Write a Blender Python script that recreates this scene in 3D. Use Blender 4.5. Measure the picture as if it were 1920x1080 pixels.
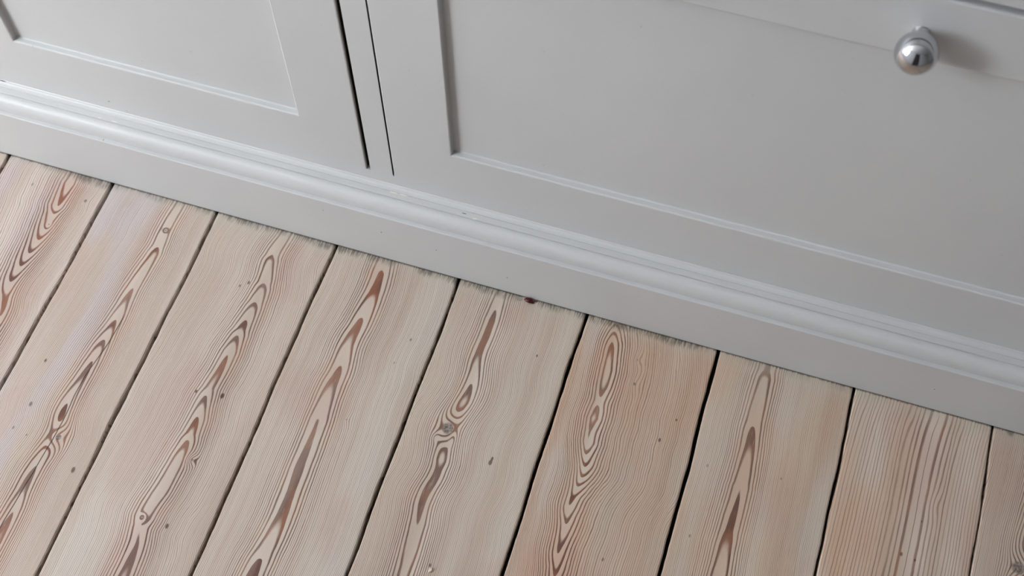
import bpy, bmesh, math, random
from mathutils import Matrix, Vector

for o in list(bpy.data.objects):
    bpy.data.objects.remove(o, do_unlink=True)
scene = bpy.context.scene
COL = scene.collection

# ------------------------------------------------------------------ camera
cam_d = bpy.data.cameras.new('camera')
cam_d.sensor_fit = 'HORIZONTAL'
cam_d.sensor_width = 36.0
cam_d.lens = 45.68
cam_d.clip_start = 0.02
cam = bpy.data.objects.new('camera', cam_d)
COL.objects.link(cam)
cam.matrix_world = Matrix((
    (0.95303727, -0.26271736, 0.15066367, 0.0),
    (0.30276191, 0.83868904, -0.45269849, -0.58673),
    (-0.00742822, 0.47705376, 0.87884273, 1.15),
    (0, 0, 0, 1)))
cam_d.dof.use_dof = True
cam_d.dof.focus_distance = 1.17
cam_d.dof.aperture_fstop = 8.0
scene.camera = cam

# ------------------------------------------------------------------ world, window light, exposure
world = bpy.data.worlds.new('sky')
scene.world = world
world.use_nodes = True
bg = world.node_tree.nodes['Background']
bg.inputs[0].default_value = (0.80, 0.88, 1.0, 1)
bg.inputs[1].default_value = 1.0

WIN_X0, WIN_X1, WIN_Z0, WIN_Z1 = -2.80, -1.75, 0.92, 2.22
WALL_X0, WALL_X1, WALL_Y0, WALL_Y1, CEIL = -2.98, 3.60, -1.46, 0.64, 2.45


def daylight(name, loc, rot, sx, sy, power, col):
    d = bpy.data.lights.new(name, 'AREA')
    d.shape = 'RECTANGLE'
    d.size = sx
    d.size_y = sy
    d.energy = power
    d.color = col
    o = bpy.data.objects.new(name, d)
    COL.objects.link(o)
    o.location = loc
    o.rotation_euler = rot
    return o


daylight('window_daylight', ((WIN_X0 + WIN_X1) / 2, WALL_Y0 - 0.16, (WIN_Z0 + WIN_Z1) / 2),
         (math.pi / 2, 0, 0), WIN_X1 - WIN_X0 + 0.1, WIN_Z1 - WIN_Z0 + 0.1, 162.0, (0.935, 0.985, 1.045))

vs = scene.view_settings
vs.view_transform = 'Standard'
vs.look = 'None'
vs.gamma = 1.0
vs.use_curve_mapping = False
vs.exposure = 0.0
scene.cycles.use_denoising = True
scene.cycles.max_bounces = 10
scene.cycles.diffuse_bounces = 4
scene.cycles.use_adaptive_sampling = True
scene.cycles.adaptive_threshold = 0.03
scene.cycles.time_limit = 1000.0

# ------------------------------------------------------------------ helpers


def tag(o, label=None, category=None, group=None, kind=None):
    for k, v in (('label', label), ('category', category), ('group', group), ('kind', kind)):
        if v:
            o[k] = v
    return o


def link(name, me, mat, parent=None, loc=None):
    o = bpy.data.objects.new(name, me)
    COL.objects.link(o)
    if mat is not None and len(me.materials) == 0:
        me.materials.append(mat)
    if loc is not None:
        o.location = loc
    if parent is not None:
        o.parent = parent
    return o


def empty(name, loc=(0, 0, 0)):
    o = bpy.data.objects.new(name, None)
    COL.objects.link(o)
    o.location = loc
    return o


def mesh(name, v, f, smooth=False):
    me = bpy.data.meshes.new(name)
    me.from_pydata([tuple(p) for p in v], [], f)
    me.update()
    bm = bmesh.new()
    bm.from_mesh(me)
    bmesh.ops.recalc_face_normals(bm, faces=bm.faces)
    bm.to_mesh(me)
    bm.free()
    if smooth:
        for p in me.polygons:
            p.use_smooth = True
    return me


def box(name, x0, x1, y0, y1, z0, z1, mat, parent=None, bevel=0.0):
    bm = bmesh.new()
    bmesh.ops.create_cube(bm, size=1.0)
    for v in bm.verts:
        v.co = Vector(((x0 + x1) / 2 + v.co.x * (x1 - x0), (y0 + y1) / 2 + v.co.y * (y1 - y0),
                       (z0 + z1) / 2 + v.co.z * (z1 - z0)))
    if bevel > 0:
        bmesh.ops.bevel(bm, geom=list(bm.edges), offset=bevel, segments=2, affect='EDGES', profile=0.5)
    me = bpy.data.meshes.new(name)
    bm.to_mesh(me)
    bm.free()
    return link(name, me, mat, parent)


def boxes(name, lst, mat, parent=None):
    v, f = [], []
    for (x0, x1, y0, y1, z0, z1) in lst:
        b = len(v)
        v += [(x, y, z) for z in (z0, z1) for y in (y0, y1) for x in (x0, x1)]
        f += [[b + i for i in q] for q in ((0, 1, 3, 2), (4, 6, 7, 5), (0, 4, 5, 1), (2, 3, 7, 6), (0, 2, 6, 4), (1, 5, 7, 3))]
    return link(name, mesh(name, v, f), mat, parent)


# ------------------------------------------------------------------ node maths


class G:
    """small expression builder on a material's node tree"""

    def __init__(self, name):
        self.mat = bpy.data.materials.new(name)
        self.mat.use_nodes = True
        self.nt = self.mat.node_tree
        self.nt.nodes.clear()
        self.out = self.nt.nodes.new('ShaderNodeOutputMaterial')
        self.bsdf = self.nt.nodes.new('ShaderNodeBsdfPrincipled')
        self.nt.links.new(self.bsdf.outputs[0], self.out.inputs[0])

    def put(self, sock, val):
        if isinstance(val, X):
            self.nt.links.new(val.s, sock)
        elif isinstance(val, (tuple, list)):
            sock.default_value = tuple(val) + ((1.0,) if len(val) == 3 and len(sock.default_value) == 4 else ())
        else:
            sock.default_value = val

    def m(self, op, *a, clamp=False):
        n = self.nt.nodes.new('ShaderNodeMath')
        n.operation = op
        n.use_clamp = clamp
        for i, x in enumerate(a):
            self.put(n.inputs[i], x)
        return X(self, n.outputs[0])

    def coord(self, which='Object'):
        n = self.nt.nodes.new('ShaderNodeTexCoord')
        return X(self, n.outputs[which])

    def sep(self, vec):
        n = self.nt.nodes.new('ShaderNodeSeparateXYZ')
        self.put(n.inputs[0], vec)
        return [X(self, n.outputs[i]) for i in range(3)]

    def vec(self, x, y, z=0.0):
        n = self.nt.nodes.new('ShaderNodeCombineXYZ')
        for i, c in enumerate((x, y, z)):
            self.put(n.inputs[i], c)
        return X(self, n.outputs[0])

    def noise(self, vec, scale=1.0, detail=2.0, rough=0.5, dist=0.0):
        n = self.nt.nodes.new('ShaderNodeTexNoise')
        self.put(n.inputs['Vector'], vec)
        n.inputs['Scale'].default_value = scale
        n.inputs['Detail'].default_value = detail
        n.inputs['Roughness'].default_value = rough
        n.inputs['Distortion'].default_value = dist
        return X(self, n.outputs[0])

    def ss(self, a, b, x, lo=0.0, hi=1.0):
        n = self.nt.nodes.new('ShaderNodeMapRange')
        n.interpolation_type = 'SMOOTHSTEP'
        self.put(n.inputs['Value'], x)
        n.inputs['From Min'].default_value = a
        n.inputs['From Max'].default_value = b
        n.inputs['To Min'].default_value = lo
        n.inputs['To Max'].default_value = hi
        return X(self, n.outputs[0])

    def mix(self, fac, a, b, mode='MIX'):
        n = self.nt.nodes.new('ShaderNodeMix')
        n.data_type = 'RGBA'
        n.blend_type = mode
        self.put(n.inputs[0], fac)
        self.put(n.inputs[6], a)
        self.put(n.inputs[7], b)
        return X(self, n.outputs[2])

    def curve(self, x, pts, x0, x1, y0, y1, handle='AUTO'):
        """piecewise function of x through pts"""
        t = (x - x0) * (1.0 / (x1 - x0))
        n = self.nt.nodes.new('ShaderNodeFloatCurve')
        self.put(n.inputs['Value'], t)
        c = n.mapping.curves[0]
        P = sorted([((a - x0) / (x1 - x0), (b - y0) / (y1 - y0)) for a, b in pts])
        if P[0][0] > 0:
            P = [(0.0, P[0][1])] + P
        if P[-1][0] < 1:
            P = P + [(1.0, P[-1][1])]
        while len(c.points) < len(P):
            c.points.new(0.5, 0.5)
        for q, (a, b) in zip(c.points, P):
            q.location = (a, b)
            q.handle_type = handle
        n.mapping.extend = 'HORIZONTAL'
        n.mapping.update()
        return X(self, n.outputs[0]) * (y1 - y0) + y0

    def bump(self, height, strength, dist):
        n = self.nt.nodes.new('ShaderNodeBump')
        n.inputs['Strength'].default_value = strength
        n.inputs['Distance'].default_value = dist
        self.put(n.inputs['Height'], height)
        return X(self, n.outputs[0])

    def surface(self, color=None, rough=None, metal=None, normal=None, spec=None):
        b = self.bsdf.inputs
        for k, v in (('Base Color', color), ('Roughness', rough), ('Metallic', metal), ('Normal', normal),
                     ('Specular IOR Level', spec)):
            if v is not None:
                self.put(b[k], v)
        return self.mat


class X:
    def __init__(self, g, s):
        self.g, self.s = g, s

    def __add__(self, o): return self.g.m('ADD', self, o)
    __radd__ = __add__
    def __sub__(self, o): return self.g.m('SUBTRACT', self, o)
    def __rsub__(self, o): return self.g.m('SUBTRACT', o, self)
    def __mul__(self, o): return self.g.m('MULTIPLY', self, o)
    __rmul__ = __mul__
    def __truediv__(self, o): return self.g.m('DIVIDE', self, o)
    def sqrt(self): return self.g.m('SQRT', self)
    def abs(self): return self.g.m('ABSOLUTE', self)
    def exp(self): return self.g.m('EXPONENT', self)
    def frac(self): return self.g.m('FRACT', self)
    def min(self, o): return self.g.m('MINIMUM', self, o)
    def max(self, o): return self.g.m('MAXIMUM', self, o)
    def clamp(self): return self.g.m('ADD', self, 0.0, clamp=True)


def srgb(r, g, b):
    return tuple(((c / 255) / 12.92 if c / 255 <= 0.04045 else ((c / 255 + 0.055) / 1.055) ** 2.4) for c in (r, g, b))


# ------------------------------------------------------------------ materials: paint, walls, metal


def paint_material():
    g = G('grey_cabinet_paint')
    p = g.coord()
    x, y, z = g.sep(p)
    n1 = g.noise(p, 3.0, 3.0)
    brush = g.noise(g.vec(x * 14.0, y * 70.0, z * 70.0), 1.0, 2.0, 0.5)
    c = g.mix(g.ss(0.35, 0.65, n1), srgb(200, 200, 199), srgb(205, 205, 203))
    speck = g.ss(0.80, 0.83, g.noise(p, 190.0, 1.0))
    c = g.mix(speck * 0.22, c, srgb(120, 118, 112))
    return g.surface(c, rough=0.42, normal=g.bump(brush, 0.05, 0.0006), spec=0.40)


def flat_material(name, col, rough=0.8, metal=0.0, noise=0.03):
    g = G(name)
    n = g.noise(g.coord(), 9.0, 3.0)
    lo = tuple(max(0.0, c * (1 - noise)) for c in col)
    hi = tuple(min(1.0, c * (1 + noise)) for c in col)
    return g.surface(g.mix(n, lo, hi), rough=rough, metal=metal)


PAINT = paint_material()
WALLM = flat_material('grey_white_wall_plaster', (0.64, 0.645, 0.65), 0.9)
CEILM = flat_material('white_ceiling_plaster', (0.86, 0.865, 0.87), 0.9)
TRIMM = flat_material('white_trim_gloss', (0.78, 0.78, 0.77), 0.4)
DARKM = flat_material('dark_gap_shade', (0.035, 0.028, 0.022), 0.9)  # near-black colour stands in for the shade inside the cabinet gaps
SUBM = flat_material('dark_subfloor', (0.020, 0.015, 0.011), 0.95, noise=0.4)
CHROME = flat_material('polished_chrome', (0.60, 0.61, 0.63), 0.05, 1.0, noise=0.0)
CREAM = flat_material('bare_cream_wood_chip', srgb(232, 226, 208), 0.7)
TOPM = flat_material('pale_stone_worktop', (0.62, 0.61, 0.58), 0.35)

# ------------------------------------------------------------------ materials: pine planks
V0, V1 = -0.46, 0.03


def pine(name, seed, axis, base, a=115.0, K=560.0, D=0.015, round_=0.0040, lr=(1.0, 1.0), knots=(), spots=(), cracks=(),
         tint=(1, 1, 1), late=0.90, side=0.74, warm=0.0, warmu=None, lavender=0.0, dirt=0.6, white=(0.0, 0.0), wander=1.0,
         plinth_side=True):
    g = G(name)
    p = g.coord()
    u, v, w_ = g.sep(p)
    # growth-ring field ------------------------------------------------
    low = g.noise(g.vec(u * 22.0, v * 7.0, seed * 3.1), 1.0, 1.0)
    mid = g.noise(g.vec(u * 130.0, v * 42.0, seed * 5.7), 1.0, 2.0)
    c = g.curve(v, axis, V0, V1, -0.066, 0.066)
    s = u - c + (low - 0.5) * (0.0045 * wander) + (mid - 0.5) * (0.0014 * wander)
    sa = (s * s + round_ * round_).sqrt() - round_
    lrm = g.ss(-0.004, 0.004, s, lr[0], lr[1])
    rings = (sa * a + ((sa * sa + D * D).sqrt() - D) * K) * lrm
    far = (v - V0).min(0.0) * 9.0
    n = rings + g.curve(v, base, V0, V1, -1.0, 15.0, 'VECTOR') + far
    n = n + (g.noise(g.vec(u * 40.0, v * 11.0, seed * 9.3), 1.0, 1.0) - 0.5) * (0.45 * wander)
    n = n + (g.noise(g.vec(u * 95.0, v * 1.6, seed * 2.6), 1.0, 1.0) - 0.5) * 2.2 * g.ss(0.006, 0.022, s.abs())
    knotmask = None
    for (ku, kv, su, sv, amp, core) in knots:
        du = (u - ku) * (1.0 / su)
        dv = (v - kv) * (1.0 / sv)
        r2 = du * du + dv * dv
        n = n + (r2 * -1.0).exp() * amp
        if core > 0:
            q = g.ss(core * 1.25, core * 0.75, ((u - ku) * (u - ku) + (v - kv) * (v - kv)).sqrt() + (mid - 0.5) * core * 0.9)
            knotmask = q if knotmask is None else knotmask.max(q)
    t = n.frac()
    asd = s.abs()
    edge = g.ss(0.007, 0.038, asd)
    lw = g.ss(0.53, 0.74, t - edge * 0.08) * g.ss(1.0, 0.965, t)
    # colours ----------------------------------------------------------
    blot = g.noise(g.vec(u * 16.0, v * 5.0, seed * 1.7), 1.0, 1.0, 0.6)
    blot2 = g.noise(g.vec(u * 60.0, v * 6.0, seed * 2.9), 1.0, 1.0)
    fib = g.noise(g.vec(u * 1500.0, v * 55.0, seed), 1.0, 2.0, 0.6)
    pal = g.mix(g.ss(0.3, 0.7, blot), srgb(214, 198, 182), srgb(206, 187, 172))
    band = g.noise(g.vec(u * 48.0, v * 1.1, seed * 3.7), 1.0, 1.0)
    pal = g.mix(g.ss(0.45, 0.72, band) * 0.8, pal, srgb(222, 210, 199))
    pal = g.mix(g.ss(0.46, 0.28, band) * 0.6, pal, srgb(192, 172, 156))
    pal = g.mix(g.ss(0.55, 0.75, g.noise(g.vec(u * 26.0, v * 9.0, seed * 4.4), 1.0, 0.0)) * 0.5, pal, srgb(206, 178, 164))
    if warm > 0:
        wm = g.ss(0.35, 0.65, g.noise(g.vec(u * 22.0, v * 9.0, seed * 7.7), 1.0, 1.0))
        if warmu:
            wm = wm * g.ss(warmu[0], warmu[1], u) * g.ss(warmu[2], warmu[3], v)
        pal = g.mix(wm * warm, pal, srgb(212, 166, 132))
    if lavender > 0:
        lm = g.ss(0.42, 0.66, g.noise(g.vec(u * 30.0, v * 8.0, seed * 6.1), 1.0, 1.0)) * g.ss(0.02, -0.02, u)
        pal = g.mix(lm * lavender, pal, srgb(210, 200, 203))
    for k, (wl, sgn) in enumerate(((white[0], -1.0), (white[1], 1.0))):
        if wl > 0:
            wmk = g.ss(0.040, 0.056, u * sgn + (blot2 - 0.5) * 0.02) * g.ss(0.30, 0.60, blot)
            pal = g.mix(wmk * wl, pal, srgb(222, 216, 208))
    brown = g.mix(g.ss(0.40, 0.62, g.noise(g.vec(u * 55.0, v * 24.0, seed * 8.2), 1.0, 1.0)), srgb(112, 80, 68), srgb(146, 98, 76))
    brown = g.mix(edge, brown, srgb(120, 98, 84))
    ringk = g.ss(0.36, 0.60, g.noise(g.vec(n * 0.83, 0.0, seed), 1.0, 0.0), 0.55, 1.15)
    lam = lw * g.ss(0.0, 1.0, edge, 1.0, 0.0).max(ringk) * g.ss(0.0, 1.0, edge, late, late * side) * g.ss(0.2, 0.6, blot2, 0.75, 1.0)
    col = g.mix(lam, pal, brown)
    # resin flecks and worn fibre
    fl = g.ss(0.60, 0.80, fib)
    col = g.mix(fl * (0.26 + lw * 0.25), col, srgb(104, 84, 70))
    col = g.mix(g.ss(0.42, 0.24, fib) * 0.32, col, srgb(234, 224, 214))
    if knotmask is not None:
        kc = g.mix(g.ss(0.4, 0.6, g.noise(p, 420.0, 2.0)), srgb(96, 84, 78), srgb(150, 140, 136))
        col = g.mix(knotmask * 0.85, col, kc)
    for (cu, cv, r, k) in spots:
        du = u - cu
        dv = (v - cv) * 0.6
        d = (du * du + dv * dv).sqrt() + (mid - 0.5) * r
        col = g.mix(g.ss(r, r * 0.45, d) * k, col, srgb(70, 50, 40))
    for (pts, v0, v1, wd, k) in cracks:
        cc = g.curve(v, pts, V0, V1, -0.066, 0.066)
        d = (u - cc + (mid - 0.5) * 0.0012).abs()
        mk = g.ss(wd, wd * 0.4, d) * g.ss(v0, v0 + 0.01, v) * g.ss(v1, v1 - 0.01, v)
        col = g.mix(mk * k, col, srgb(42, 32, 27))
    # grime and old paint along the plinth
    if plinth_side:
        strk = g.noise(g.vec(u * 800.0, v * 90.0, seed * 2.2), 1.0, 1.0)
        lump = g.noise(g.vec(u * 24.0, 0.0, seed * 1.3), 1.0, 1.0)
        reach = v + (strk - 0.5) * 0.008 + (lump - 0.5) * 0.014
        smear = g.ss(-0.022, 0.002, reach)
        col = g.mix(smear * 0.40, col, srgb(196, 193, 180))
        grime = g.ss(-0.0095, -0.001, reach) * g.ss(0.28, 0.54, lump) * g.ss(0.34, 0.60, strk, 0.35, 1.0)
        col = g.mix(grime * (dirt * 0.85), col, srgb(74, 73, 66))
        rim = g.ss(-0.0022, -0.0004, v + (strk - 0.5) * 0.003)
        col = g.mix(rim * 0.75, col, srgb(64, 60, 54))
    # dark rim at the joints (dirt in the arrises)
    col = g.mix(1.0, col, tuple(tint), 'MULTIPLY')
    h = fib * 0.5
    return g.surface(col, rough=0.62, normal=g.bump(h, 0.22, 0.0006), spec=0.30)


def mm(l):
    return [(b / 1000.0, a / 1000.0) for a, b in l]      # (u, v) in mm -> (v, u) in m


def bs(l):
    return [(v / 1000.0, b) for v, b in l]


def sp(l):
    return [(a / 1000.0, b / 1000.0, r / 1000.0, k) for a, b, r, k in l]


def kn(l):
    return [(a / 1000.0, b / 1000.0, c / 1000.0, d / 1000.0, e, f / 1000.0) for a, b, c, d, e, f in l]


PL = {}
PL[0] = dict(axis=mm([(0, -400), (6, 0)]), base=bs([(-440, 1), (0, 5)]), lavender=0.3, seed=1.0)
PL[1] = dict(seed=2.0, axis=mm([(17, -5), (18, -44), (18, -85), (15, -120), (14, -140), (22, -176), (18, -300)]),
             base=bs([(0, 0.5), (-14, 0.2), (-44, 1.0), (-53, 2.0), (-72, 3.0), (-87, 4.0), (-104, 5.0), (-121, 6.0), (-140, 7.0),
                      (-155, 7.7), (-178, 8.0), (-260, 10.0)]), a=120, K=470, round_=.0024, lr=(0.8, 1.15),
             knots=kn([(43, -29, 9, 9, 1.6, 1.8), (20, -67, 3, 4, -0.8, 0)]), lavender=0.6, dirt=0.75, late=0.96,
             spots=sp([(-20, -27, 1.5, .4)]))
PL[2] = dict(seed=3.0, axis=mm([(20, 0), (18, -37), (19, -57), (15, -111), (14.5, -148), (13.5, -171), (12.5, -200), (10, -247),
                                (15, -277), (11, -315), (12, -358), (10, -420)]),
             base=bs([(0, 8.45), (-30, 8.3), (-57, 8), (-65, 7.56), (-109, 7), (-129, 6.56), (-146, 6), (-158, 5.56), (-170, 5), (-180, 4.56), (-196, 4), (-220, 3.56), (-242, 3), (-268, 2.56), (-306, 2), (-336, 1.56), (-350, 1), (-380, 0.56), (-400, 0.3), (-450, 0.1)]),
             a=105, K=540, round_=.0030, lr=(1.0, 1.25), knots=kn([(18, -277, 9, 12, 2.4, 2.6), (18, -37, 3, 4, 1.0, 1.0)]), lavender=0.65, dirt=0.5,
             spots=sp([(-31.7, -208, 1.6, .75), (-23.5, -254, 2, .6), (-12.4, -284, 1, .7), (-28, -281, 1.2, .5), (46, -302.6, 2.4, .75)]),
             cracks=[(mm([(20.5, -140), (19, -170), (12.7, -222), (14, -265), (11.4, -313), (7.7, -374)]), -0.39, -0.135, .00075, .85)])
PL[3] = dict(seed=4.0, axis=mm([(13, 0), (9, -32), (14, -65), (14, -87), (13, -111), (12, -127), (10.5, -165), (8, -190), (10, -225), (10, -255),
                                (8, -290), (4, -325), (8.5, -355), (9, -400)]),
             base=bs([(0, 10.4), (-32, 10), (-38, 9.56), (-64, 9), (-70, 8.56), (-86, 8), (-93, 7.56), (-107, 7), (-119, 6.56), (-125, 6), (-134, 5.56), (-145, 5), (-187, 4.56), (-196, 4), (-207, 3.56), (-219, 3), (-236, 2.56), (-243, 2), (-255, 1.56), (-262, 1.35), (-300, 1.2), (-325, 1.35), (-333, 2), (-350, 1.86), (-378, 1.56), (-410, 1.3), (-450, 1.1)]),
             a=105, K=520, round_=.0030, knots=kn([(22.3, -260, 5, 6, 2.2, 1.5), (1.8, -325, 3.5, 4, 1.6, 1.4)]), dirt=0.8, late=0.9,
             spots=sp([(-3.3, -194, 1.6, .8), (22.9, -191, 2.2, .9), (-9, -74, 1.2, .6), (-2, -68, 1.4, .7), (27, -326, 1.6, .8)]))
PL[4] = dict(seed=5.0, axis=mm([(-13, 0), (-10, -41), (-11, -75), (-14, -101), (-12.4, -131), (-13.5, -151), (-12, -188), (-11, -240),
                                (-9, -301), (-12, -340), (-13, -420)]),
             base=bs([(0, 7.3), (-18, 6.9), (-42, 6.72), (-55, 6.4), (-74, 6), (-102, 5.56), (-128, 5), (-156, 4.56), (-172, 4.3), (-186, 3.99), (-215, 3.84), (-240, 3.78), (-262, 3.83), (-285, 3.74), (-304, 3.5), (-320, 3.3), (-330, 2.99), (-362, 2.6), (-400, 2.3), (-450, 2.1)]), a=95, K=590, round_=.0055, knots=kn([(13, -178, 5, 7, 1.2, 0.8)]), dirt=0.85, late=0.95,
             white=(0, 0.55), spots=sp([(42.7, -79.6, 1.2, .6), (36, -108, 1.2, .35)]))
PL[5] = dict(seed=6.0, axis=mm([(-22, 0), (-21, -47), (-22, -72), (-18, -112), (-25, -157), (-20, -200), (-24, -230), (-21, -256), (-18, -300), (-17, -420)]),
             base=bs([(0, 4.5), (-35, 3.84), (-75, 3.7), (-92, 3.4), (-107, 2.99), (-126, 2.56), (-150, 2.3), (-190, 2.5), (-199, 2.78), (-215, 2.68), (-240, 2.82), (-257, 2.99), (-300, 3.45), (-430, 4.4)]), a=110, K=590, round_=.0032,
             knots=kn([(-26, -157.6, 11, 15, 3.3, 5.6), (-34, -170, 4, 5, -1.0, 0), (-17, -166, 4, 9, -1.1, 0)]), dirt=0.8,
             spots=sp([(24, -178, 1.9, .75), (24.4, -173.9, 1.3, .8), (33, -59, 1.3, .8), (2.3, -288, 1.4, .7)]))
PL[6] = dict(seed=7.0, axis=mm([(-36, 0), (-34.7, -23), (-32, -53), (-30.5, -93), (-30, -118), (-26.7, -142), (-23.5, -160), (-25, -175), (-27, -197),
                                (-24.8, -214), (-24, -242), (-21, -264), (-20, -420)]),
             base=bs([(0, 3.2), (-12, 1.9), (-22, 1.0), (-30, .72), (-53, .38), (-72, .62), (-83, .97), (-87, 1.08), (-91, .98), (-96, .72), (-106, .45),
                      (-114, .66), (-119, .85), (-131, 1.0), (-143, 2.0), (-155, 3.0), (-166, 4.0), (-176, 5.0), (-186, 5.7), (-198, 6.0),
                      (-215, 7.0), (-230, 7.6), (-243, 8.0), (-264, 9.0), (-330, 11.5)]), a=190, K=420, D=0.025, round_=.0030, wander=1.35, lr=(1.35, 0.9),
             knots=kn([(-2.2, -59.6, 7, 12, 1.4, 1.4), (-6.4, -34, 6, 9, 1.6, 1.0), (-2, -120, 6, 22, 0.9, 0)]), dirt=0.85, warm=0.35, late=1.0, side=0.72,
             spots=sp([(35.5, -108.5, 1.7, .75), (45.5, -84, 1.3, .75), (15.5, -236, 1.4, .6)]))
PL[7] = dict(seed=8.0, axis=mm([(-18, 0), (-18, -73), (-16.5, -95), (-16.5, -135), (-17, -187), (-15.7, -214), (-15, -420)]),
             base=bs([(0, 2.86), (-8, 2.84), (-16, 2.5), (-45, 2.3), (-64, 2.15), (-70, 1.99), (-98, 1.56), (-115, 1.3), (-127, 1.15), (-132, 0.97), (-160, 0.84), (-176, 0.8), (-190, 0.56), (-215, 0.3), (-300, 0.1), (-450, -0.3)]), a=80, K=660, round_=.0045, dirt=0.25, late=0.88, side=0.62, warm=0.3,
             white=(0, 0.6), spots=sp([(18.6, -112, 1.2, .5), (-49.5, -191, 1.3, .5), (-50, -120, 1.1, .4)]))
PL[8] = dict(seed=9.0, axis=mm([(16, 0), (13, -29), (11, -70), (10, -128), (8, -220), (8, -420)]),
             base=bs([(0, 2.3), (-60, 2.28), (-140, 2.2), (-430, 1.9)]), a=80, K=260, D=0.020, round_=.003, dirt=0.12, late=0.72, side=0.85, warm=0.45,
             warmu=(0.01, -0.04, -0.03, -0.10), lr=(1.0, 1.1), wander=0.8, knots=kn([(27, -95, 6, 12, 0.7, 0)]),
             spots=sp([(4, -150, 1.6, .7), (16.4, -152, 1.4, .7), (16.6, -114, 1, .6)]),
             cracks=[(mm([(16.5, 0), (12.5, -29), (10, -128), (8, -200)]), -0.20, 0.0, .0005, .6)])
PL[9] = dict(seed=10.0, axis=mm([(-12, 0), (-20, -131), (-18, -400)]), base=bs([(0, 5.0), (-430, 1.0)]), a=200, K=520, dirt=0.1, side=0.65, spots=sp([(-50, 1, 5, .9)]),
             knots=kn([(-25.6, -131, 12, 14, 3.0, 6.0)]))

TINT = {0: (0.936, 0.926, 0.917), 1: (0.931, 0.907, 0.907), 2: (0.931, 0.917, 0.902), 3: (0.917, 0.907, 0.893), 4: (0.902, 0.884, 0.855),
        5: (0.917, 0.902, 0.869), 6: (0.926, 0.884, 0.836), 7: (0.945, 0.926, 0.879), 8: (0.973, 0.926, 0.865), 9: (0.917, 0.884, 0.836)}

# ------------------------------------------------------------------ room shell
CX0, CX1 = -1.22, 1.44            # ends of the cabinet run
floor = box('floor', WALL_X0, WALL_X1, WALL_Y0, WALL_Y1, -0.10, -0.020, SUBM)
tag(floor, 'limewashed pine plank floor with dark open joints', None, None, 'structure')

SEAMS = {0: -.759, 1: -.6374, 2: -.5177, 3: -.3845, 4: -.2508, 5: -.1171, 6: .0177, 7: .1517, 8: .2838, 9: .416}
GAPW = {0: 3.2, 1: 3.4, 2: 3.2, 3: 3.0, 4: 3.0, 5: 3.2, 6: 3.7, 7: 2.7, 8: 2.1, 9: 2.5}


def seam(i):
    if i in SEAMS:
        return SEAMS[i], GAPW[i] / 1000.0
    if i < 0:
        return SEAMS[0] + i * 0.131, 0.003
    return SEAMS[9] + (i - 9) * 0.132, 0.003


def edge_line(i, sgn, ys):
    """ragged edge of the joint i: sgn -1 is the edge left of the joint"""
    rnd = random.Random(1000 + i * 7 + sgn)
    x, gw = seam(i)
    out = []
    a = 0.0
    chip = 0.0
    slow = random.Random(500 + i)
    ph = slow.uniform(0, 6)
    for y in ys:
        a = a * 0.72 + rnd.gauss(0, 0.00016)
        if rnd.random() < 0.05:
            chip = rnd.uniform(0.0004, 0.0013)
        chip *= 0.45
        wob = 0.0005 * math.sin(y * 21 + ph) + 0.0003 * math.sin(y * 57 + ph * 2)
        out.append(x + wob + sgn * (gw / 2 + a + (chip if sgn < 0 else chip * 0.5)))
    return out


def plank(i, material):
    """board between joint i-1 and joint i (joints i-1 .. i)"""
    xl, xr = seam(i - 1)[0], seam(i)[0]
    beside = xr < CX0 + 0.03 or xr > CX1 - 0.01 or xl < CX0
    ya, yb = (WALL_Y1 - 0.003 if beside else 0.024), WALL_Y0 + 0.005
    fine = -1 <= i - 1 <= 9
    ys = []
    y = ya
    while y > yb:
        ys.append(y)
        y -= (0.007 if y > -0.45 else 0.4) if fine else 0.5
    ys.append(yb)
    L = edge_line(i - 1, 1, ys)
    Rr = edge_line(i, -1, ys)
    xc = (seam(i - 1)[0] + seam(i)[0]) / 2
    th = 0.020
    v, f = [], []
    for k, y in enumerate(ys):
        l, r = L[k] - xc, Rr[k] - xc
        v += [(l + 0.0006, y, -th), (l, y, -0.0012), (l + 0.0010, y, -0.00015), (l + 0.0022, y, 0), (r - 0.0022, y, 0), (r - 0.0010, y, -0.00015),
              (r, y, -0.0012), (r - 0.0006, y, -th)]
    n = 8
    for k in range(len(ys) - 1):
        for j in range(n - 1):
            f.append([k * n + j, k * n + j + 1, (k + 1) * n + j + 1, (k + 1) * n + j])
        f.append([k * n + 7, k * n, (k + 1) * n, (k + 1) * n + 7])
    f.append(list(range(n)))
    f.append([(len(ys) - 1) * n + j for j in range(n)])
    me = mesh('plank', v, f)
    return link('plank', me, material, floor, (xc, 0, 0))


for i in range(0, 10):
    PL[i]['tint'] = TINT[i]
    plank(i, pine('limewashed_pine_board', **PL[i]))
spare = [pine('limewashed_pine_board', seed=31.0 + k, axis=mm([(12 - 20 * (k % 2), 0), (8 - 14 * (k % 2), -400)]), base=bs([(0, 6 - 5 * (k % 2)), (-440, 1 + 6 * (k % 2))]), dirt=0.3,
              plinth_side=k < 2) for k in range(4)]
k = 0
for i in list(range(-18, 0)) + list(range(10, 40)):
    if seam(i - 1)[0] > WALL_X0 - 0.02 and seam(i)[0] < WALL_X1 + 0.02:
        off = 2 if (seam(i)[0] < CX0 + 0.03 or seam(i)[0] > CX1 - 0.01 or seam(i - 1)[0] < CX0) else 0
        plank(i, spare[k % 2 + off])
        k += 1

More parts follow.
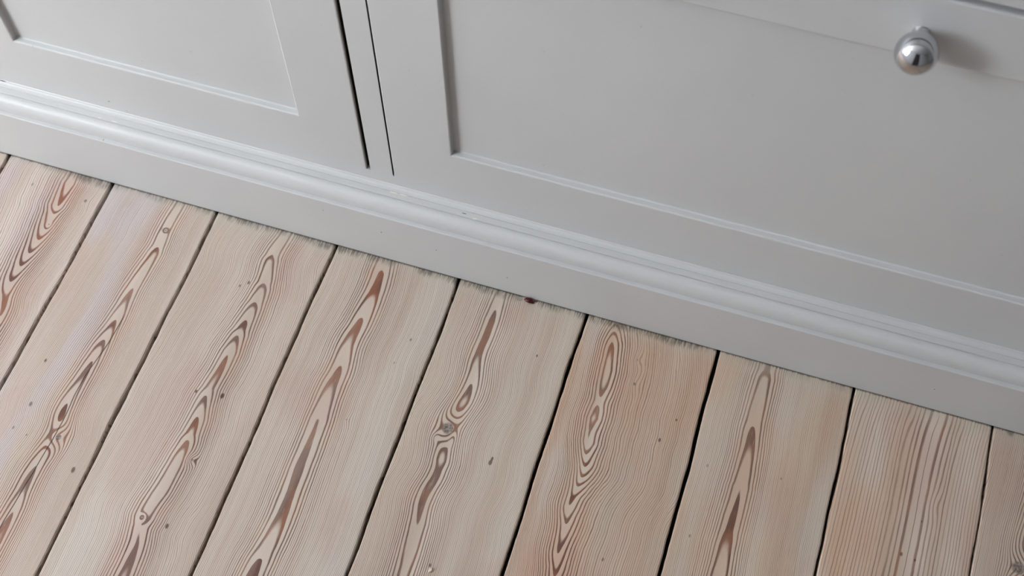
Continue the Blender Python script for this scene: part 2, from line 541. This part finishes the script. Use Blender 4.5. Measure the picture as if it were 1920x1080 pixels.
tag(box('wall_back', WALL_X0, WALL_X1, WALL_Y1, WALL_Y1 + 0.12, -0.10, CEIL, WALLM), kind='structure')
tag(box('wall_right', WALL_X1, WALL_X1 + 0.12, WALL_Y0, WALL_Y1, -0.10, CEIL, WALLM), kind='structure')
tag(box('ceiling', WALL_X0, WALL_X1, WALL_Y0, WALL_Y1, CEIL, CEIL + 0.12, CEILM), kind='structure')
tag(box('wall_left', WALL_X0 - 0.12, WALL_X0, WALL_Y0, WALL_Y1, -0.10, CEIL, WALLM), kind='structure')
DX0, DX1, DZ = -0.15, 0.62, 2.05
FY0, FY1 = WALL_Y0 - 0.14, WALL_Y0
tag(boxes('wall_front', [(WALL_X0, WIN_X0, FY0, FY1, -0.10, CEIL), (WIN_X0, WIN_X1, FY0, FY1, -0.10, WIN_Z0), (WIN_X0, WIN_X1, FY0, FY1, WIN_Z1, CEIL),
                         (WIN_X1, DX0, FY0, FY1, -0.10, CEIL), (DX1, WALL_X1, FY0, FY1, -0.10, CEIL), (DX0, DX1, FY0, FY1, DZ, CEIL)], WALLM), kind='structure')
# window: frame bars in the opening
win = tag(empty('window_1', ((WIN_X0 + WIN_X1) / 2, WALL_Y0 - 0.07, WIN_Z0)), kind='structure')
hw, hh = (WIN_X1 - WIN_X0) / 2, WIN_Z1 - WIN_Z0
boxes('window_frame', [(-hw, -hw + 0.06, -0.03, 0.03, 0, hh), (hw - 0.06, hw, -0.03, 0.03, 0, hh), (-hw + 0.06, hw - 0.06, -0.03, 0.03, 0, 0.06),
                       (-hw + 0.06, hw - 0.06, -0.03, 0.03, hh - 0.06, hh), (-0.03, 0.03, -0.03, 0.03, 0.06, hh - 0.06),
                       (-hw + 0.06, -0.03, -0.02, 0.02, hh * 0.66, hh * 0.66 + 0.04), (0.03, hw - 0.06, -0.02, 0.02, hh * 0.66, hh * 0.66 + 0.04)], TRIMM, win)
box('window_sill', -hw - 0.05, hw + 0.05, -0.03, 0.12, -0.03, -0.001, TRIMM, win, 0.004)
stand_in_door = tag(empty('stand_in_door_1', (DX0, WALL_Y0, 0)), kind='structure')  # added dark door, standing in for a figure mirrored in the knob
DOORM = flat_material('dark_stand_in_door', (0.030, 0.024, 0.020), 0.4)
box('stand_in_door_leaf', 0.005, DX1 - DX0 - 0.005, -0.09, -0.04, 0.004, DZ - 0.004, DOORM, stand_in_door, 0.003)
boxes('stand_in_door_panel', [(0.12, 0.36, -0.039, -0.032, 0.2, 0.9), (0.44, 0.68, -0.039, -0.032, 0.2, 0.9), (0.12, 0.36, -0.039, -0.032, 1.05, 1.9),
                     (0.44, 0.68, -0.039, -0.032, 1.05, 1.9)], DOORM, stand_in_door)

# ------------------------------------------------------------------ built-in cabinet
YF = 0.0272                       # front plane of doors and frame
cab = tag(empty('cabinet', ((CX0 + CX1) / 2, 0.3, 0)), 'built-in cabinet painted light grey, with recessed panels and a moulded plinth', 'cabinet')
OFF = Vector((-(CX0 + CX1) / 2, -0.3, 0))


def cpart(o, parent=None):
    """hang a mesh given in world coordinates under the cabinet (or one of its parts)"""
    o.parent = parent if parent is not None else cab
    if parent is None:
        o.location = OFF
    else:
        o.location = (0, 0, 0)
    return o


# plinth board and the moulding on it: profiles in (y, z) swept along x
def sweep(name, prof, x0, x1, mat, step=None, jitter=0.0, seed=1):
    rnd = random.Random(seed)
    xs = [x0, x1] if step is None else [x0 + (x1 - x0) * k / int((x1 - x0) / step) for k in range(int((x1 - x0) / step) + 1)]
    v, f = [], []
    n = len(prof)
    for x in xs:
        dy, dz = rnd.gauss(0, jitter), rnd.gauss(0, jitter)
        for (y, z) in prof:
            v.append((x, y + dy, z + dz))
    for k in range(len(xs) - 1):
        for j in range(n):
            a, b = k * n + j, k * n + (j + 1) % n
            f.append([a, b, b + n, a + n])
    f.append(list(range(n)))
    f.append([(len(xs) - 1) * n + j for j in range(n)])
    me = mesh(name, v, f)
    me.materials.append(mat)
    return bpy.data.objects.new(name, me)


plinth = sweep('plinth', [(0.0, 0.0006), (0.0, 0.0805), (0.0002, 0.0810), (0.0006, 0.0812), (0.0040, 0.0813), (0.022, 0.0813), (0.022, 0.0006)],
               CX0, CX1, PAINT)
COL.objects.link(plinth)
cpart(plinth)

prof = [(0.0040, 0.0813), (0.0050, 0.0815), (0.0047, 0.0820)]
for k in range(0, 15):            # convex torus, steep at the foot
    t = k / 14 * math.pi / 2
    prof.append((0.0042 + 0.0098 * (1 - math.cos(t)) ** 1.15, 0.0820 + 0.0147 * math.sin(t) ** 0.95))
prof += [(0.0148, 0.0966), (0.0151, 0.0960), (0.0154, 0.0963), (0.0154, 0.0974), (0.0157, 0.0978), (0.0162, 0.0979), (0.0207, 0.0980), (0.0210, 0.0975),
         (0.0213, 0.0977), (0.0214, 0.0984)]
for k in range(1, 7):             # small cove up to the face
    t = k / 6 * math.pi / 2
    prof.append((0.0216 + 0.0048 * math.sin(t), 0.0986 + 0.0027 * (1 - math.cos(t))))
prof += [(YF, 0.1019), (YF + 0.004, 0.1019), (YF + 0.004, 0.0813)]
mould = sweep('plinth_moulding', prof, CX0, CX1, PAINT)
COL.objects.link(mould)
cpart(mould)


def framed_front(name, x0, x1, z0, z1, W=0.0610, dep=0.0066, th=0.020, r=0.0014):
    """frame-and-panel front with rounded arrises; the panel is a child"""
    yf = YF
    prof = [(0.0, yf + th), (0.0, yf + 0.0026), (0.0, yf + r), (r * 0.3, yf + r * 0.3), (r, yf), (W - r, yf), (W - r * 0.3, yf + r * 0.3), (W, yf + r), (W, yf + dep - 0.0012),
            (W + 0.0004, yf + dep - 0.0004), (W + 0.0014, yf + dep), (W + 0.0014, yf + th)]
    v, f = [], []
    for (i, y) in prof:
        b = 0.0 if i <= r else i
        it, yt = i, y
        if W - 1.01 * r <= i <= W and y <= yf + r * 1.01:      # softer arris under the top rail
            it, yt = W - (W - i) * 2.0, yf + (y - yf) * 2.0
        v += [(x0 + i, y, z0 + b), (x1 - i, y, z0 + b), (x1 - i, yt, z1 - it), (x0 + i, yt, z1 - it)]
    n = len(prof)
    for k in range(n):
        for j in range(4):
            a, b = k * 4 + j, k * 4 + (j + 1) % 4
            c = ((k + 1) % n) * 4
            f.append([a, b, c + (j + 1) % 4, c + j])
    me = mesh(name, v, f)
    me.materials.append(PAINT)
    me.materials.append(DARKM)       # edges inside the joints, coloured dark as the shade of the gaps
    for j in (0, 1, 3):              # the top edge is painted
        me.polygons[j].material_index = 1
    o = bpy.data.objects.new(name, me)
    COL.objects.link(o)
    cpart(o)
    pan = box('recessed_panel', x0 + W + 0.0002, x1 - W - 0.0002, yf + dep, yf + dep + 0.009, z0 + W + 0.0002, z1 - W - 0.0002, PAINT)
    cpart(pan, o)
    return o


ZB = 0.1166
ZT = 0.852
framed_front('cabinet_door', -1.198, -0.784, ZB, ZT)
framed_front('cabinet_door', -0.7618, -0.3483, ZB, ZT)
framed_front('cabinet_door', 0.5240, 0.9600, ZB, ZT)
framed_front('cabinet_door', 0.9840, 1.4150, ZB, ZT)
drawer = framed_front('drawer_front', -0.3207, 0.4950, ZB, 0.5065)
upper = framed_front('drawer_front', -0.3207, 0.4950, 0.5132, ZT)


def fbox(name, *a, bevel=0.0005, mat=None):
    return cpart(box(name, *a, mat or PAINT, None, bevel))


fbox('bottom_rail', CX0, CX1, YF, YF + 0.020, 0.1020, ZB, bevel=0)
fbox('top_rail', CX0, CX1, YF, YF + 0.020, ZT + 0.003, 0.880)
fbox('stile', -0.7800, -0.7650, YF, YF + 0.020, ZB, ZT + 0.003, bevel=0)
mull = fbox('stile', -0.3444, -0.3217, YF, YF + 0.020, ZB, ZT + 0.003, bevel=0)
mull.data.materials.append(DARKM)  # darkened sides paint the shade of the gaps beside this stile
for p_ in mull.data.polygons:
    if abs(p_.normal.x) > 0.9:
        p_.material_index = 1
fbox('stile', 0.4980, 0.5200, YF, YF + 0.020, ZB, ZT + 0.003, bevel=0)
fbox('stile', 0.9640, 0.9800, YF, YF + 0.020, ZB, ZT + 0.003, bevel=0)
fbox('stile', 1.4190, CX1, YF, YF + 0.020, ZB, ZT + 0.003, bevel=0)
fbox('stile', CX0, -1.2010, YF, YF + 0.020, ZB, ZT + 0.003, bevel=0)
cpart(boxes('carcass', [(CX0 + 0.018, CX1 - 0.018, YF + 0.030, YF + 0.034, 0.02, 0.879)], DARKM))  # board behind the fronts, coloured dark for the shade in the gaps
cpart(boxes('side_panel', [(CX0, CX0 + 0.018, 0.0475, 0.60, 0.0006, 0.88)], PAINT))
cpart(boxes('side_panel', [(CX1 - 0.018, CX1, 0.0475, 0.60, 0.0006, 0.88)], PAINT))
worktop = tag(box('worktop', CX0 - 0.01, CX1 + 0.01, 0.004, 0.62, 0.8805, 0.912, TOPM, None, 0.003),
              'pale stone worktop lying on the grey cabinet', 'worktop')


def lathe(name, prof, seg, mat):
    """profile of (distance along -y, radius) turned about the y axis"""
    v, f = [], []
    for (d, r) in prof:
        for k in range(seg):
            a = 2 * math.pi * k / seg
            v.append((r * math.cos(a), -d, r * math.sin(a)))
    for k in range(len(prof) - 1):
        for j in range(seg):
            a, b = k * seg + j, k * seg + (j + 1) % seg
            f.append([a, b, b + seg, a + seg])
    f.append(list(range(seg)))
    f.append([(len(prof) - 1) * seg + j for j in range(seg)])
    me = mesh(name, v, f, True)
    me.set_sharp_from_angle(angle=math.radians(32))
    me.materials.append(mat)
    return me


KR, KP = 0.01450, 0.0188          # ball radius, ball centre off the face
kp = [(0.0, 0.0058), (0.0008, 0.0060), (0.0016, 0.0056), (0.0036, 0.0054)]
a0 = math.asin(0.0062 / KR)
kp += [(KP - KR * math.cos(a0) - 0.0008, 0.0056)]
for k in range(0, 33):
    t = a0 + (math.pi - a0 - 0.02) * k / 32
    kp.append((KP - KR * math.cos(t), KR * math.sin(t)))
knob = link('knob', lathe('knob', kp, 64, CHROME), None, drawer, (0.0840, YF, 0.4726))
knob['label'] = 'polished chrome ball knob'

# paint chips: thin flakes where bare wood or dirt shows
def nick(name, c, ax, az, L, H, seed, mat, parent, th=0.00022):
    """thin irregular flake centred at c, spanned by the unit vectors ax (length L) and az (height H)"""
    rnd = random.Random(seed)
    c, ax, az = Vector(c), Vector(ax).normalized(), Vector(az).normalized()
    nrm = ax.cross(az).normalized()
    n = 10
    v = []
    for h in (-th, th):
        for q in range(n):
            t = 2 * math.pi * q / n
            rr = rnd.uniform(0.7, 1.05)
            v.append(c + ax * (L / 2 * rr * math.cos(t)) + az * (H / 2 * rr * math.sin(t)) + nrm * h)
    f = [list(range(n)), list(range(n, 2 * n))] + [[q, (q + 1) % n, n + (q + 1) % n, n + q] for q in range(n)]
    o = link(name, mesh(name, v, f), mat)
    return cpart(o, parent)


NICK = flat_material('dark_paint_nick', (0.10, 0.095, 0.09), 0.8)
RAW = flat_material('orange_raw_wood_nick', srgb(196, 160, 128), 0.8)
XA, ZA, TOPA = (1, 0, 0), (0, 0, 1), (0, 1, 0.12)
nick('paint_chip', (-0.3205, 0.0205, 0.0981), XA, TOPA, 0.0095, 0.0015, 1, CREAM, mould)
nick('paint_chip', (-0.3105, 0.0206, 0.0981), XA, TOPA, 0.0085, 0.0013, 2, CREAM, mould)
nick('paint_chip', (-0.2370, 0.0157, 0.0979), (1, 0.25, 0), TOPA, 0.0055, 0.0014, 3, CREAM, mould)
nick('paint_chip', (-0.2480, 0.0185, 0.0980), XA, TOPA, 0.0050, 0.0008, 4, NICK, mould)
nick('paint_chip', (-0.6303, 0.0160, 0.0979), XA, TOPA, 0.0045, 0.0010, 5, CREAM, mould)
nick('paint_chip', (-0.6140, 0.0162, 0.0979), XA, TOPA, 0.0080, 0.0009, 6, CREAM, mould)
nick('paint_chip', (-0.7420, 0.0266, 0.1012), XA, (0, 0.6, 0.8), 0.0100, 0.0010, 7, NICK, mould)
nick('paint_chip', (-0.6243, 0.0022, 0.0813), XA, (0, 1, 0), 0.0014, 0.0030, 8, RAW, plinth)
for q, (x, z, L, H) in enumerate(((-0.2731, 0.0461, 0.0013, 0.0011), (0.2170, 0.0405, 0.0013, 0.0009), (-0.3898, 0.0644, 0.0010, 0.0010),
                                  (-0.330, 0.052, 0.0011, 0.0022), (-0.200, 0.030, 0.0020, 0.0007))):
    nick('paint_chip', (x, 0.0, z), XA, ZA, L, H, 20 + q, NICK, plinth)
nick('paint_chip', (-0.6202, YF, 0.1149), XA, ZA, 0.0026, 0.0008, 30, NICK, mould)
nick('paint_chip', (-0.6032, YF, 0.1060), XA, ZA, 0.0008, 0.0008, 31, NICK, mould)

# ------------------------------------------------------------------ small litter on the boards
# dark red fragment against the plinth: a split berry skin with a bit of stalk
REDM = flat_material('dark_red_glossy_skin', (0.055, 0.001, 0.003), 0.3)
STALKM = flat_material('dark_brown_stalk', (0.03, 0.012, 0.010), 0.7)
bm = bmesh.new()
bmesh.ops.create_uvsphere(bm, u_segments=20, v_segments=12, radius=1.0)
for v in bm.verts:
    x, y, z = v.co
    taper = 1.0 - 0.35 * max(0.0, x)
    v.co = Vector((x * 0.0056, y * 0.0030 * taper - 0.0008 * (x * x), (z * 0.0017 + 0.0017) * taper))
me = bpy.data.meshes.new('berry_fragment')
bm.to_mesh(me)
bm.free()
for p_ in me.polygons:
    p_.use_smooth = True
frag = link('berry_fragment', me, REDM, None, (-0.1758, -0.0034, 0.0))
frag.rotation_euler = (0, 0, math.radians(-8))
tag(frag, 'tiny dark red berry fragment lying against the grey plinth', 'fragment')
stalk = boxes('stalk', [(0.0042, 0.0078, 0.0002, 0.0010, 0.0006, 0.0014)], STALKM, frag)
stalk.rotation_euler = (0, 0, math.radians(14))

CRUMBM = flat_material('cream_crumb', srgb(240, 226, 206), 0.8)
bm = bmesh.new()
bmesh.ops.create_icosphere(bm, subdivisions=2, radius=1.0)
rnd = random.Random(5)
for v in bm.verts:
    k = rnd.uniform(0.85, 1.12)
    v.co = Vector((v.co.x * 0.0016 * k + v.co.y * 0.0004, v.co.y * 0.0024 * k, max(0.0, (v.co.z + 0.9) * 0.0013 * k)))
me = bpy.data.meshes.new('crumb')
bm.to_mesh(me)
bm.free()
crumb = link('crumb', me, CRUMBM, None, (-0.1795, -0.2925, 0.0))
tag(crumb, 'small cream crumb lying on the pine floor board', 'crumb')

# painted-over nail head in a board beside the fragment
NAILM = flat_material('greyed_nail_head', srgb(150, 145, 132), 0.6, 0.0, 0.1)
v, f = [], []
n = 20
for (rr, z) in ((1.12, -0.0004), (1.0, 0.00025), (0.78, 0.0003), (0.66, 0.0001)):
    v += [(0.0031 * rr * math.cos(2 * math.pi * k / n), 0.0021 * rr * math.sin(2 * math.pi * k / n), z) for k in range(n)]
for q in range(3):
    f += [[q * n + k, q * n + (k + 1) % n, (q + 1) * n + (k + 1) % n, (q + 1) * n + k] for k in range(n)]
f += [list(range(3 * n, 4 * n)), list(range(n))]
nail = link('nail_head', mesh('nail_head', v, f), NAILM, floor, (-0.1866, -0.0038, 0.0002))
